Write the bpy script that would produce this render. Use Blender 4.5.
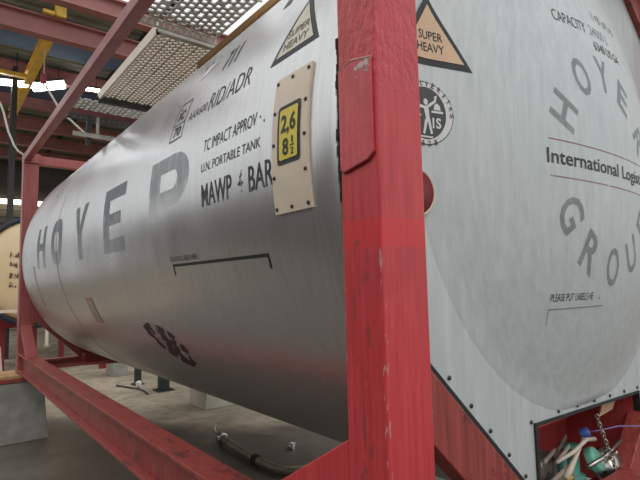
import bpy, bmesh, math, random
from mathutils import Vector, Matrix
random.seed(7)
PI = math.pi
COL = bpy.context.scene.collection
for o in list(bpy.data.objects): bpy.data.objects.remove(o)
GZ = 0.74                       # the container's base stands this high above the yard floor

# ------------------------------------------------------------------ camera
cd = bpy.data.cameras.new('camera'); cam = bpy.data.objects.new('camera', cd); COL.objects.link(cam)
cd.sensor_width = 36; cd.lens = 493.8 / 640 * 36; cd.clip_start = 0.02; cd.clip_end = 300
r_ = (0.78496, -0.61915, -0.02228); d_ = (0.03839, 0.0845, -0.99568); f_ = (0.61836, 0.78072, 0.0901)
cam.matrix_world = Matrix(((r_[0], -d_[0], -f_[0], -0.83428), (r_[1], -d_[1], -f_[1], -0.81903),
                           (r_[2], -d_[2], -f_[2], 0.94196 + GZ), (0, 0, 0, 1)))
S = bpy.context.scene
S.camera = cam
# ------------------------------------------------------------------ sky, light, exposure
w = bpy.data.worlds.new('sky'); S.world = w; w.use_nodes = True
nt = w.node_tree; bg = nt.nodes['Background']
tc = nt.nodes.new('ShaderNodeTexCoord'); sx = nt.nodes.new('ShaderNodeSeparateXYZ')
cr = nt.nodes.new('ShaderNodeValToRGB')
nt.links.new(tc.outputs['Generated'], sx.inputs[0]); nt.links.new(sx.outputs['Z'], cr.inputs[0])
cr.color_ramp.elements[0].color = (0.76, 0.77, 0.78, 1); cr.color_ramp.elements[0].position = 0.0
cr.color_ramp.elements[1].color = (0.97, 0.985, 0.99, 1); cr.color_ramp.elements[1].position = 0.6
nt.links.new(cr.outputs[0], bg.inputs[0]); bg.inputs[1].default_value = 1.10
sd = bpy.data.lights.new('veiled_sun', 'SUN'); so = bpy.data.objects.new('veiled_sun', sd); COL.objects.link(so)
sd.energy = 0.5; sd.angle = math.radians(40); sd.color = (1.0, 0.97, 0.92)
so.rotation_euler = (math.radians(42), 0, math.radians(-25))
S.view_settings.view_transform = 'Standard'; S.view_settings.look = 'None'
S.view_settings.gamma = 1; S.view_settings.use_curve_mapping = False
S.view_settings.exposure = 0.0

# ------------------------------------------------------------------ materials
def lin(c): return tuple((x/255/12.92 if x/255 <= .04045 else ((x/255+.055)/1.055)**2.4) for x in c) + (1,)
class N:
    def __init__(s, name):
        s.m = bpy.data.materials.new(name); s.m.use_nodes = True; s.t = s.m.node_tree
        s.b = s.t.nodes['Principled BSDF']; s.c = None
    def n(s, k, **kw):
        x = s.t.nodes.new(k)
        for a, v in kw.items(): setattr(x, a, v)
        return x
    def l(s, a, b): s.t.links.new(a, b)
    def co(s, scale=(1, 1, 1)):
        g = s.n('ShaderNodeNewGeometry'); mp = s.n('ShaderNodeMapping'); mp.inputs['Scale'].default_value = scale
        s.l(g.outputs['Position'], mp.inputs[0]); return mp.outputs[0]
    def noise(s, scale, vec=None, detail=4, rough=.55):
        x = s.n('ShaderNodeTexNoise'); x.inputs['Scale'].default_value = scale
        x.inputs['Detail'].default_value = detail; x.inputs['Roughness'].default_value = rough
        if vec is None: vec = s.co()
        s.l(vec, x.inputs['Vector']); return x.outputs[0]
    def ramp(s, v, a, b, ca=(0, 0, 0, 1), cb=(1, 1, 1, 1)):
        x = s.n('ShaderNodeValToRGB'); e = x.color_ramp.elements
        e[0].position = a; e[0].color = ca; e[1].position = b; e[1].color = cb
        s.l(v, x.inputs[0]); return x.outputs[0]
    def mix(s, f, a, b, mode='MIX'):
        x = s.n('ShaderNodeMix', data_type='RGBA', blend_type=mode)
        for i, v in ((0, f), (6, a), (7, b)):
            if hasattr(v, 'is_linked') or hasattr(v, 'links'): s.l(v, x.inputs[i])
            else: x.inputs[i].default_value = v
        return x.outputs[2]
    def math(s, op, a, b=0.0):
        x = s.n('ShaderNodeMath', operation=op)
        for i, v in enumerate((a, b)):
            if hasattr(v, 'links'): s.l(v, x.inputs[i])
            else: x.inputs[i].default_value = v
        return x.outputs[0]
    def bump(s, h, st, dist=.01):
        x = s.n('ShaderNodeBump'); x.inputs['Strength'].default_value = st; x.inputs['Distance'].default_value = dist
        s.l(h, x.inputs['Height']); s.l(x.outputs[0], s.b.inputs['Normal'])
    def set(s, col=None, rough=None, metal=None):
        for k, v in (('Base Color', col), ('Roughness', rough), ('Metallic', metal)):
            if v is None: continue
            if hasattr(v, 'links'): s.l(v, s.b.inputs[k])
            else: s.b.inputs[k].default_value = v
        return s.m

def simple(name, rgb, rough=.6, metal=0, var=.12, scale=12):
    q = N(name); c = lin(rgb); d = tuple(x*(1-var) for x in c[:3])+(1,)
    q.set(q.mix(q.ramp(q.noise(scale), .35, .65), c, d), rough, metal); return q.m
def emit(name, rgb, st):
    q = N(name); q.b.inputs['Emission Color'].default_value = lin(rgb); q.b.inputs['Emission Strength'].default_value = st
    q.set(lin(rgb), .5); return q.m

def cladding(name, c1, c2, metal, rough, vert=True, dent=.25):
    q = N(name)
    st = q.noise(9, q.co((3, 9, .35) if vert else (1, 1, 1)), 5, .6)
    fine = q.noise(30, q.co((2, 6, .12)), 3)
    bl = q.noise(1.7, None, 3)
    c = q.mix(q.ramp(st, .3, .7), lin(c1), lin(c2))
    c = q.mix(q.math('MULTIPLY', q.ramp(fine, .5, .8), .22), c, lin([x*.82 for x in c2]))
    q.set(c, q.math('ADD', q.math('MULTIPLY', bl, .16), rough-.08), metal)
    q.bump(q.math('ADD', q.noise(2.2, None, 2), q.math('MULTIPLY', fine, .06)), dent, .03)
    return q.m
def red_paint(name, c1=(212, 72, 76), c2=(188, 54, 60), edge=None, band=None, peel=None, flake=0):
    q = N(name)
    st = q.noise(10, q.co((6, 6, .45)), 4); bl = q.noise(5, None, 4)
    c = q.mix(q.ramp(st, .3, .7), lin(c1), lin(c2))
    c = q.mix(q.math('MULTIPLY', q.ramp(bl, .5, .75), .35), c, lin((150, 42, 48)))
    rough = q.math('ADD', q.math('MULTIPLY', bl, .2), .3)
    g = q.n('ShaderNodeNewGeometry'); sp = q.n('ShaderNodeSeparateXYZ'); q.l(g.outputs['Position'], sp.inputs[0])
    if band:      # a strip of newer paint
        a = q.ramp(sp.outputs['Z'], 0, 1)
        m = q.math('MULTIPLY', q.math('GREATER_THAN', sp.outputs['Z'], band[0]), q.math('LESS_THAN', sp.outputs['Z'], band[1]))
        c = q.mix(q.math('MULTIPLY', m, .5), c, lin((222, 48, 46)))
    if edge:      # chipped and scraped corner
        xe, ye, xb, yb = edge
        for (ax, v, wd, sc) in (('Y', yb, .007, 60), ('C', 0, .010, 70), ('Y', .075, .03, 34), ('X', xb, .005, 60)):
            if ax == 'C': dd = q.math('MAXIMUM', q.math('ABSOLUTE', sp.outputs['X']), q.math('ABSOLUTE', sp.outputs['Y']))
            else: dd = q.math('ABSOLUTE', q.math('SUBTRACT', sp.outputs[ax], v))
            near = q.math('LESS_THAN', dd, wd)
            low = q.math('LESS_THAN', sp.outputs['Z'], 1.05 + GZ)
            ch = q.math('GREATER_THAN', q.noise(sc, q.co((1, 1, .35)), 5, .65), .58)
            m = q.math('MULTIPLY', q.math('MULTIPLY', near, ch), low)
            c = q.mix(q.math('MULTIPLY', m, .6), c, lin((196, 170, 160) if sc > 40 else (120, 70, 62)))
    if flake: c = q.mix(q.math('MULTIPLY', q.math('GREATER_THAN', q.noise(16, q.co((1, .45, 1)), 5, .6), .60), flake), c, lin((96, 50, 46)))
    q.set(c, rough)
    if peel: 
        hi = q.ramp(sp.outputs['Z'], 0, 1)
        mk = q.math('GREATER_THAN', sp.outputs['Z'], peel)
        q.bump(q.math('MULTIPLY', q.noise(55, q.co((1, 1, .6)), 3), mk), .55, .012)
    else: q.bump(q.noise(40, None, 3), .12, .01)
    return q.m
def faded(name, rgb, top=.85, bot=.35, z0=1.18, z1=1.5, nscale=14, metal=.2):
    q = N(name)
    g = q.n('ShaderNodeNewGeometry'); sp = q.n('ShaderNodeSeparateXYZ'); q.l(g.outputs['Position'], sp.inputs[0])
    mr = q.n('ShaderNodeMapRange'); q.l(sp.outputs['Z'], mr.inputs[0])
    mr.inputs[1].default_value = z0+GZ; mr.inputs[2].default_value = z1+GZ; mr.inputs[3].default_value = bot; mr.inputs[4].default_value = top
    nz = q.noise(nscale, q.co((1, 2, .7)), 5)
    a = q.math('MULTIPLY', mr.outputs[0], q.ramp(nz, .25, .5, (.55, .55, .55, 1)))
    q.l(a, q.b.inputs['Alpha']); q.set(lin(rgb), .5, metal); return q.m
def worn(name, rgb, thr=.38, scale=40, hi=.08):
    q = N(name); nz = q.noise(scale, None, 4)
    q.l(q.ramp(nz, thr-hi, thr+hi), q.b.inputs['Alpha']); q.set(lin(rgb), .5); return q.m

M = {}
M['shell'] = cladding('brushed_aluminium_cladding', (212, 212, 212), (198, 198, 198), .90, .30, True, .16)
M['sheet'] = cladding('dull_aluminium_sheet', (205, 211, 211), (188, 195, 196), .25, .52, True, .10)
M['post'] = red_paint('scraped_red_paint', edge=(0, 0, .162, .141), band=(1.03+GZ, 1.10+GZ), peel=1.42+GZ)
M['plate_red'] = red_paint('faded_red_paint', (214, 88, 92), (196, 66, 72), edge=None)
M['red'] = red_paint('red_paint')
M['dullred'] = red_paint('dull_red_paint', (166, 88, 84), (140, 72, 68))
M['rail'] = red_paint('weathered_red_paint', (168, 76, 70), (128, 54, 50), flake=.7)
M['darkred'] = red_paint('dark_red_paint', (150, 44, 50), (120, 36, 42))
M['comp'] = red_paint('compartment_red', (200, 84, 84), (176, 66, 68))
M['scrape'] = worn('bare_scrape', (206, 180, 176), .52, 45, .04)
M['rubber'] = simple('black_rubber', (32, 33, 34), .6)
M['rust'] = simple('rusty_black', (52, 40, 36), .9, 0, .6, 60)
M['black'] = simple('black_marking', (38, 40, 42), .55)
M['print'] = worn('worn_black_print', (40, 42, 44), .24, 60, .08)
M['print2'] = worn('very_worn_black_print', (40, 42, 44), .50, 45, .06)
M['giant'] = faded('faded_grey_letters', (104, 110, 118), .74, .25, 1.2, 1.42)
M['giantR'] = faded('half_worn_grey_letter', (118, 122, 128), .50, .0, 1.27, 1.40)
M['ghost'] = faded('ghost_grey_letters', (128, 136, 136), .62, .55, .9, 1.8, 12, .2)
M['faint'] = faded('faint_grey_print', (110, 116, 118), .6, .5, .9, 1.8, 60, .1)
M['redline'] = worn('thin_red_line', (150, 82, 84), .36, 22, .05)
M['scuff'] = worn('black_scuff', (48, 36, 36), .47, 14, .04)
M['cream'] = simple('cream_plastic_plate', (226, 208, 186), .45, 0, .1, 9)
M['peach'] = simple('peach_sticker', (218, 186, 152), .5, 0, .08, 6)
M['palepeach'] = simple('pale_peach_sticker', (226, 214, 196), .5, 0, .08, 6)
M['yellow'] = simple('yellow_sign', (224, 205, 74), .5, 0, .05)
M['white'] = simple('white_sticker', (222, 224, 222), .5, 0, .05)
M['emblem'] = simple('dark_grey_print', (70, 72, 74), .5, 0, .05)
M['pink'] = simple('faded_orange_label', (196, 150, 136), .6, 0, .2, 30)
M['paleband'] = faded('pale_tape', (214, 190, 168), .55, .4, 0, 1, 20, .1)
M['galv'] = simple('galvanised_steel', (186, 180, 170), .45, .4, .25, 18)
M['beigealu'] = simple('beige_aluminium', (222, 208, 190), .4, .4, .15, 14)
M['ochre'] = simple('ochre_edging', (186, 142, 88), .6, 0, .2, 14)
M['darksteel'] = simple('dark_steel', (70, 72, 72), .55, .4, .3)
M['steel'] = simple('stainless_steel', (190, 186, 178), .25, .95, .15, 20)
M['teal'] = simple('teal_paint', (70, 140, 128), .4, 0, .2)
M['mint'] = simple('mint_cap', (120, 196, 170), .4, 0, .1)
M['blue'] = simple('blue_plastic', (70, 100, 180), .4)
M['purple'] = simple('purple_cable', (128, 104, 160), .5)
M['brass'] = simple('brass', (170, 140, 60), .35, .8, .3, 30)
M['ivory'] = simple('ivory_lever', (208, 198, 178), .5, 0, .15, 20)
M['rag'] = simple('dirty_rag', (112, 98, 92), .95, 0, .5, 35)
M['paper'] = simple('white_paper', (225, 225, 220), .8)
M['concrete'] = simple('concrete_block', (152, 151, 142), .9, 0, .28, 7)
M['palecon'] = simple('pale_concrete', (196, 190, 178), .9, 0, .15, 6)
M['wood'] = simple('weathered_timber', (190, 150, 108), .85, 0, .25, 20)
M['girder'] = simple('oxide_red_girder', (172, 116, 112), .6, 0, .18, 3)
M['roofdark'] = simple('dark_roof_sheet', (140, 142, 130), .8, 0, .25, 2)
M['roofblue'] = simple('blue_grey_roof_sheet', (92, 112, 140), .8, 0, .2, 2)
M['addedwall'] = simple('grey_added_wall', (112, 104, 98), .9, 0, .2, 1.5)
M['wall'] = simple('grey_wall_sheet', (92, 88, 80), .8, 0, .25, 1.5)
M['yellowsteel'] = simple('yellow_crane_paint', (252, 206, 84), .5, 0, .2, 4)
M['beige'] = simple('cream_tank_paint', (226, 202, 160), .4, 0, .1, 2)
M['navy'] = simple('dark_blue_rim', (40, 46, 62), .6)
M['brownprint'] = worn('brown_print', (96, 70, 56), .45, 20, .05)
M['greenblack'] = simple('dark_green_steel', (46, 56, 50), .6, 0, .3, 12)
M['pipe'] = simple('dull_pipe', (140, 130, 112), .45, .5, .3, 16)
M['whitecable'] = simple('white_cable', (220, 215, 205), .6)
M['tube'] = emit('lit_tube', (246, 250, 255), 14)
M['warmtube'] = emit('lit_warm_lamp', (255, 240, 214), 6)
M['foil'] = simple('crumpled_foil', (210, 210, 206), .35, .5, .3, 60)
# floor: stained concrete with damp patches, painted dimmer over the yard
q = N('stained_concrete')
a = q.noise(.9, None, 5); b = q.noise(6, None, 5); c3 = q.noise(.45, q.co((1, .5, 1)), 4)
cc = q.mix(q.ramp(a, .35, .65), lin((188, 173, 150)), lin((138, 128, 112)))
cc = q.mix(q.math('MULTIPLY', q.ramp(b, .48, .72), .5), cc, lin((92, 88, 82)))
g_ = q.n('ShaderNodeNewGeometry'); sp_ = q.n('ShaderNodeSeparateXYZ'); q.l(g_.outputs['Position'], sp_.inputs[0])
mr_ = q.n('ShaderNodeMapRange'); q.l(q.math('ADD', sp_.outputs['Y'], q.math('MULTIPLY', sp_.outputs['X'], .8)), mr_.inputs[0])
for i_, v_ in ((1, 4.5), (2, 7.5), (3, .20), (4, -.06)): mr_.inputs[i_].default_value = v_      # damp tone spread as painted dimness over the yard; lit floor beyond stays pale
damp_dim = q.ramp(q.math('ADD', c3, mr_.outputs[0]), .50, .60)
cc = q.mix(q.math('MULTIPLY', damp_dim, .8), cc, lin((74, 70, 64)))
q.set(cc, q.math('SUBTRACT', .85, q.math('MULTIPLY', damp_dim, .4))); q.bump(b, .25, .02); M['floor'] = q.m

# ------------------------------------------------------------------ mesh helpers (all in container space, z lifted by GZ)
class B:
    def __init__(s): s.bm = bmesh.new(); s.mats = []; s.smooth = False
    def box(s, x0, x1, y0, y1, z0, z1, mi=0):
        vs = [s.bm.verts.new((x, y, z)) for x in (x0, x1) for y in (y0, y1) for z in (z0, z1)]
        for f in ((0, 1, 3, 2), (4, 6, 7, 5), (0, 4, 5, 1), (2, 3, 7, 6), (0, 2, 6, 4), (1, 5, 7, 3)):
            s.bm.faces.new([vs[i] for i in f]).material_index = mi
        return s
    def prism(s, pts, d, mi=0):
        """closed polygon pts (3D) swept by vector d"""
        d = Vector(d); a = [s.bm.verts.new(p) for p in pts]; b = [s.bm.verts.new(Vector(p)+d) for p in pts]
        n = len(pts)
        for f in ([a[::-1], b] + [[a[i], a[(i+1) % n], b[(i+1) % n], b[i]] for i in range(n)]):
            s.bm.faces.new(f).material_index = mi
        return s
    def tube(s, pts, r, n=10, mi=0, cap=True, smooth=True):
        pts = [Vector(p) for p in pts]; rs = r if isinstance(r, (list, tuple)) else [r]*len(pts); rings = []
        up = None
        for i, p in enumerate(pts):
            t = (pts[min(i+1, len(pts)-1)]-pts[max(i-1, 0)]).normalized()
            if up is None: up = t.orthogonal().normalized()
            u = (up - t*up.dot(t)); u = u.normalized() if u.length > 1e-6 else t.orthogonal().normalized(); up = u
            v = t.cross(u)
            rings.append([s.bm.verts.new(p + (u*math.cos(2*PI*k/n)+v*math.sin(2*PI*k/n))*rs[i]) for k in range(n)])
        for i in range(len(rings)-1):
            for k in range(n):
                f = s.bm.faces.new((rings[i][k], rings[i][(k+1) % n], rings[i+1][(k+1) % n], rings[i+1][k])); f.material_index = mi; f.smooth = smooth
        if cap:
            s.bm.faces.new(rings[0][::-1]).material_index = mi; s.bm.faces.new(rings[-1]).material_index = mi
        return s
    def lathe(s, c, axis, prof, n=48, mi=0, a0=0, a1=2*PI):
        """prof: (distance along axis, radius)"""
        c = Vector(c); ax = Vector(axis).normalized(); u = ax.orthogonal().normalized(); v = ax.cross(u)
        full = abs(a1-a0-2*PI) < 1e-6; m = n if full else n+1; rings = []
        for (h, r) in prof:
            if r < 1e-6: rings.append([s.bm.verts.new(c+ax*h)]*m)
            else: rings.append([s.bm.verts.new(c+ax*h+(u*math.cos(a0+(a1-a0)*k/n)+v*math.sin(a0+(a1-a0)*k/n))*r) for k in range(m)])
        for i in range(len(rings)-1):
            for k in range(n):
                q = [rings[i][k], rings[i][(k+1) % m], rings[i+1][(k+1) % m], rings[i+1][k]]
                q = list(dict.fromkeys(q))
                if len(q) > 2:
                    f = s.bm.faces.new(q); f.material_index = mi; f.smooth = True
        return s
    def poly(s, pts, mi=0):
        s.bm.faces.new([s.bm.verts.new(p) for p in pts]).material_index = mi; return s

ORIGIN = {}
def build(name, b, mats, parent=None, bevel=0, label=None, recalc=True, kind=None):
    bm = b.bm
    if recalc: bmesh.ops.recalc_face_normals(bm, faces=bm.faces)
    xs = [v.co for v in bm.verts]
    lo = Vector((min(v.x for v in xs), min(v.y for v in xs), min(v.z for v in xs)))
    hi = Vector((max(v.x for v in xs), max(v.y for v in xs), max(v.z for v in xs)))
    o0 = Vector(((lo.x+hi.x)/2, (lo.y+hi.y)/2, lo.z))
    for v in bm.verts: v.co -= o0
    me = bpy.data.meshes.new(name); bm.to_mesh(me); bm.free()
    for m in (mats if isinstance(mats, (list, tuple)) else [mats]): me.materials.append(M[m] if isinstance(m, str) else m)
    o = bpy.data.objects.new(name, me); COL.objects.link(o)
    w0 = o0 + Vector((0, 0, GZ))
    ORIGIN[o.name] = w0
    if parent is not None:
        o.parent = parent; o.location = w0 - ORIGIN[parent.name]
    else: o.location = w0
    if bevel:
        md = o.modifiers.new('bevel', 'BEVEL'); md.width = bevel; md.segments = 2; md.limit_method = 'ANGLE'; md.angle_limit = math.radians(40)
    if label: o['label'] = label
    if kind: o['kind'] = kind
    return o
def empty(name, x, y, z):
    o = bpy.data.objects.new(name, None); COL.objects.link(o); o.empty_display_size = .2
    o.location = (x, y, z+GZ); ORIGIN[o.name] = Vector((x, y, z+GZ)); return o
def tag(o, label, cat, group=None):
    o['label'] = label; o['category'] = cat
    if group: o['group'] = group
    return o

# lettering: flat outline from Blender's own font, normalised, then laid on a surface
def glyphs(txt, W, H, bold=0.0, res=3):
    """bmesh in (u,v): width W, capital height H"""
    def get(t):
        cu = bpy.data.curves.new('t', 'FONT'); cu.body = t; cu.resolution_u = res; cu.offset = bold
        ob = bpy.data.objects.new('t', cu); COL.objects.link(ob)
        dg = bpy.context.evaluated_depsgraph_get(); me = bpy.data.meshes.new_from_object(ob.evaluated_get(dg))
        bpy.data.objects.remove(ob); bpy.data.curves.remove(cu); return me
    ref = get('H'); ys = [v.co.y for v in ref.vertices]; cap = max(ys)-min(ys); base = min(ys); bpy.data.meshes.remove(ref)
    me = get(txt); bm = bmesh.new(); bm.from_mesh(me); bpy.data.meshes.remove(me)
    x0 = min(v.co.x for v in bm.verts); x1 = max(v.co.x for v in bm.verts)
    for v in bm.verts: v.co = Vector(((v.co.x-x0)/(x1-x0)*W, (v.co.y-base)/cap*H, 0))
    return bm
def strokes(polys):
    bm = bmesh.new()
    for p in polys: bm.faces.new([bm.verts.new((x, y, 0)) for x, y in p])
    return bm
def cuts(bm, du=None, dv=None):
    bmesh.ops.remove_doubles(bm, verts=bm.verts, dist=1e-6)
    for ax, d in ((0, du), (1, dv)):
        if not d: continue
        lo = min(v.co[ax] for v in bm.verts); hi = max(v.co[ax] for v in bm.verts); k = math.floor(lo/d)+1
        while k*d < hi:
            p = Vector((0, 0, 0)); p[ax] = k*d; nn = Vector((0, 0, 0)); nn[ax] = 1
            bmesh.ops.bisect_plane(bm, geom=bm.verts[:]+bm.edges[:]+bm.faces[:], plane_co=p, plane_no=nn); k += 1
def lay(name, bm, mapping, mat, parent, du=None, dv=None, label=None):
    cuts(bm, du, dv)
    b = B(); b.bm.free(); b.bm = bm
    for v in bm.verts: v.co = mapping(v.co.x, v.co.y)
    return build(name, b, mat, parent, 0, label, recalc=False)
def quad(u0, u1, v0, v1): return [(u0, v0), (u1, v0), (u1, v1), (u0, v1)]

# ------------------------------------------------------------------ the setting
b = B(); b.box(-40, 45, -30, 27.2, -GZ-.2, -GZ); o = build('floor', b, 'floor'); o['kind'] = 'structure'
RZ = 7.3
def corr(b, x0, x1, y0, y1, z, p=.32, d=.05, mi=0):
    y = y0
    while y < y1:
        b.prism([(x0, y, z), (x0, y+p*.3, z), (x0, y+p*.42, z+d), (x0, y+p*.88, z+d), (x0, y+p, z), (x0, y+p, z+.07), (x0, y, z+.07)][:5] + [(x0, y+p, z+.08), (x0, y, z+.08)], (x1-x0, 0, 0), mi); y += p
b = B(); corr(b, -2.2, 30, 10.1, 27.2, RZ)
ceiling = build('ceiling', b, 'roofdark'); ceiling['kind'] = 'structure'
def ibeam_x(b, x0, x1, y, z0, z1, fl=.24, t=.03):
    b.box(x0, x1, y-fl/2, y+fl/2, z0, z0+t); b.box(x0, x1, y-fl/2, y+fl/2, z1-t, z1); b.box(x0, x1, y-.012, y+.012, z0+t, z1-t)
for (y, z0, z1) in ((9.22, 6.4, 6.78), (10.84, 6.4, 6.85), (14.6, 6.85, 7.25), (17.1, 6.85, 7.25), (19.3, 6.75, 7.2), (21.6, 6.75, 7.2), (24.2, 6.8, 7.2)):
    b = B(); ibeam_x(b, -2.2, 29, y, z0, z1); build('roof_girder', b, 'girder', ceiling)
for x in (-2, 3.2, 6.5, 10):
    b = B(); b.box(x-.06, x+.06, 9.1, 27, 7.24, 7.30); build('purlin', b, 'darksteel', ceiling)
for y in (12.2, 15.8):
    b = B(); b.box(-2, 25, y, y+1.3, 7.2, 7.24); build('roof_panel', b, 'roofblue', ceiling, label='blue-grey roof lining strip')
b = B()
for k in range(60):
    z = -GZ + k*.16
    if z > 7.3: break
    b.box(-2.2, 30, 27.0-(.03 if k % 2 else 0), 27.2, z, z+.155)
o = build('wall_back', b, 'wall'); o['kind'] = 'structure'
b = B()
for k in range(16): b.box(-7.7, -7.5, -20+k*3, -17.02+k*3, -GZ, 3.5)
for k in range(17): b.box(-7.72, -7.46, -20.06+k*3, -19.94+k*3, -GZ, 3.6)
o = build('wall_left_added', b, 'addedwall'); o['kind'] = 'structure'  # unseen wall, added so the tank's side mirrors something darker
for x in (.74, 5.2, -2):
    b = B(); b.box(x-.06, x+.06, 13.9, 13.93, -GZ, 6.85); b.box(x-.06, x+.06, 14.17, 14.2, -GZ, 6.85); b.box(x-.012, x+.012, 13.93, 14.17, -GZ, 6.85)
    o = build('steel_column', b, 'darksteel')
    tag(o, {.74: 'dark steel roof column at the left edge behind the red corner post', 5.2: 'dark steel roof column hidden behind the silver tank', -2: 'dark steel roof column left of the yellow crane beam'}[x], 'column')

# ------------------------------------------------------------------ the tank container
CX, CZ, R = 1.219, 1.33, 1.235
L, PW, PD, H = 6.034, .162, .141, 2.591
tank = empty('tank_container', 1.219, 3.017, 0)
tag(tank, 'large silver tank container in a red steel frame filling the picture', 'tank container')

# shell, rolled lips at both ends
prof = [(.155, 1.10), (.152, 1.17), (.156, 1.20), (.172, 1.222), (.20, 1.233), (.235, R)]
k = .6
while k < 5.5: prof.append((k, R)); k += .6
prof += [(5.60, R), (5.72, 1.228), (5.80, 1.205), (5.85, 1.165), (5.862, 1.10), (5.865, 0)]
b = B(); b.lathe((CX, 0, CZ), (0, 1, 0), prof, 128)
for v in b.bm.verts:                                     # the skirt is cut away behind the valve opening
    if v.co.z < .40 and v.co.y < .49 and abs(v.co.x-1.31) < .62: v.co.y = .49
shell = build('shell', b, 'shell', tank)
def cyl(y0, a0, e=.0011):
    a0 = math.radians(a0)
    def f(u, v):
        a = a0 + v/R
        return Vector((CX-(R+e)*math.cos(a), y0-u, CZ+(R+e)*math.sin(a)))
    return f
# circumferential seams: narrow raised cladding bands
for y in (3.75,):
    b = B(); b.lathe((CX, 0, CZ), (0, 1, 0), [(y-.012, R-.004), (y-.010, R+.002), (y+.010, R+.002), (y+.012, R-.004)], 96)
    build('cladding_seam', b, 'galv', shell)
# giant letters
def ring(w, h, t, n=20):
    out = []
    for k in range(n):
        a, c = 2*PI*k/n, 2*PI*(k+1)/n
        f = lambda an, i: (w/2+(w/2-i*t)*math.copysign(abs(math.cos(an))**.75, math.cos(an)), h/2+(h/2-i*t*.8)*math.copysign(abs(math.sin(an))**.75, math.sin(an)))
        out.append([f(a, 0), f(c, 0), f(c, 1), f(a, 1)])
    return out
def big(ch, w, h):
    t = w*.30; s = h*.2
    if ch == 'H': return [quad(0, t, 0, h), quad(w-t, w, 0, h), quad(t, w-t, h*.42, h*.6)]
    if ch == 'O': return ring(w, h, t)
    if ch == 'Y': return [quad(w/2-t/2, w/2+t/2, 0, h*.45), [(0, h), (w/2-t/2, h*.45), (w/2, h*.45), (w/2, h*.62), (t, h)], [(w, h), (w-t, h), (w/2, h*.62), (w/2, h*.45), (w/2+t/2, h*.45)]]
    if ch == 'E': return [quad(0, t, 0, h), quad(t, w, 0, s), quad(t, w*.85, h*.41, h*.59), quad(t, w, h-s, h)]
    if ch == 'R':
        p = [quad(0, t, 0, h), quad(t, w*.62, h-s, h), quad(t, w*.62, h*.38, h*.38+s), [(t, 0.38*h), (w*.5, .38*h), (w, 0), (w-t*1.1, 0)]]
        n = 8; cy = (h+h*.38)/2; ro = (h-h*.38)/2; ri = ro-s; wx = w*.38
        for k in range(n):
            a, c = -PI/2+PI*k/n, -PI/2+PI*(k+1)/n
            p.append([(w*.62+wx*math.cos(a), cy+ro*math.sin(a)), (w*.62+wx*math.cos(c), cy+ro*math.sin(c)), (w*.62+(wx-t*.9)*math.cos(c), cy+ri*math.sin(c)), (w*.62+(wx-t*.9)*math.cos(a), cy+ri*math.sin(a))])
        return p
for ch, y, wd in (('H', 4.68, .44), ('O', 3.965, .44), ('Y', 3.12, .38), ('E', 2.335, .41), ('R', 1.535, .46)):
    lay('lettering', strokes(big(ch, wd, .385)), cyl(y, -8.2), 'giantR' if ch == 'R' else 'giant', shell, None, .06, 'faded grey giant letter '+ch)
# smaller stencils: (text, left y, width, base angle, cap height, bold, material)
for txt, y, wd, a, h, bo, mt in (
    ('AAR600', 1.19, .185, 15.8, .040, -.008, 'print'),
    ('RID/ADR', .985, .335, 15.2, .082, -.010, 'print'),
    ('TC IMPACT APPROV', .950, .40, 6.5, .047, -.004, 'print'),
    ('\u00b7 .', .53, .035, 6.4, .05, .02, 'print2'),
    ('U.N. PORTABLE TANK', .957, .442, 2.7, .034, -.004, 'print'),
    ('MAWP', .950, .242, -3.65, .086, .006, 'print'),
    ('4', .664, .036, -3.2, .074, .004, 'print2'),
    ('BAR', .590, .150, -3.6, .085, .006, 'print'),
    ('711', 1.0, .125, 24.5, .115, .02, 'print'),
    ('PLEASE PUT LABELS HERE', 1.333, .283, -12.75, .022, .0, 'print'),
    ('\u2022 \u00b7 \u2022', 1.30, .18, 30.5, .05, .03, 'print2'),
    ('I', .62, .05, 30.5, .085, .02, 'print')):
    lay('lettering', glyphs(txt, wd, h, bo), cyl(y, a), mt, shell, None, .045)
lay('worn_patch', strokes([[(0, 0), (.07, .01), (.12, .05), (.13, .075), (.05, .07), (.01, .04)]]), cyl(1.27, 27.6), 'white', shell, None, .05, 'white scraped patch')
# boxed railway mark "ic / 70"
bx = []
for u0, u1, v0, v1 in ((0, .14, 0, .006), (0, .14, .195, .201), (0, .006, 0, .2), (.134, .14, 0, .2), (0, .14, .08, .086)): bx.append(quad(u0, u1, v0, v1))
lay('lettering', strokes(bx), cyl(1.365, 12.9), 'print', shell, None, .04, 'boxed railway mark')
lay('lettering', glyphs('ic', .07, .075, .02), cyl(1.33, 17.6), 'print', shell, None, .04)
lay('lettering', glyphs('70', .08, .05, .02), cyl(1.335, 13.8), 'print', shell, None, .04)
# black bracket under the label note
lay('bracket_line', strokes([quad(0, .795, -.006, .006), quad(0, .010, -.045, -.006), quad(.787, .797, -.045, -.006)]), cyl(1.318, -13.55), 'black', shell, None, .03, 'black painted bracket')
# scuffs, label, tape
lay('scuff_mark', strokes([[(-.04, .0), (.06, .03), (.22, .02), (.36, -.02), (.44, -.10), (.46, -.20), (.34, -.25), (.20, -.22), (.08, -.15), (0, -.08)]]), cyl(2.03, -29.2), 'scuff', shell, .05, .04, 'black scuff mark')
lay('small_label', strokes([quad(0, .20, 0, .20)]), cyl(3.11, -30.4), 'pink', shell, None, .05, 'small faded orange label')
lay('small_label', strokes([quad(.04, .17, .02, .18)]), cyl(3.11, -30.4, .0022), 'galv', shell, None, .05)
lay('tape_strip', strokes([quad(0, .12, 0, .42)]), cyl(4.95, -26, .0011), 'paleband', shell, None, .06, 'pale tape strip')
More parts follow.
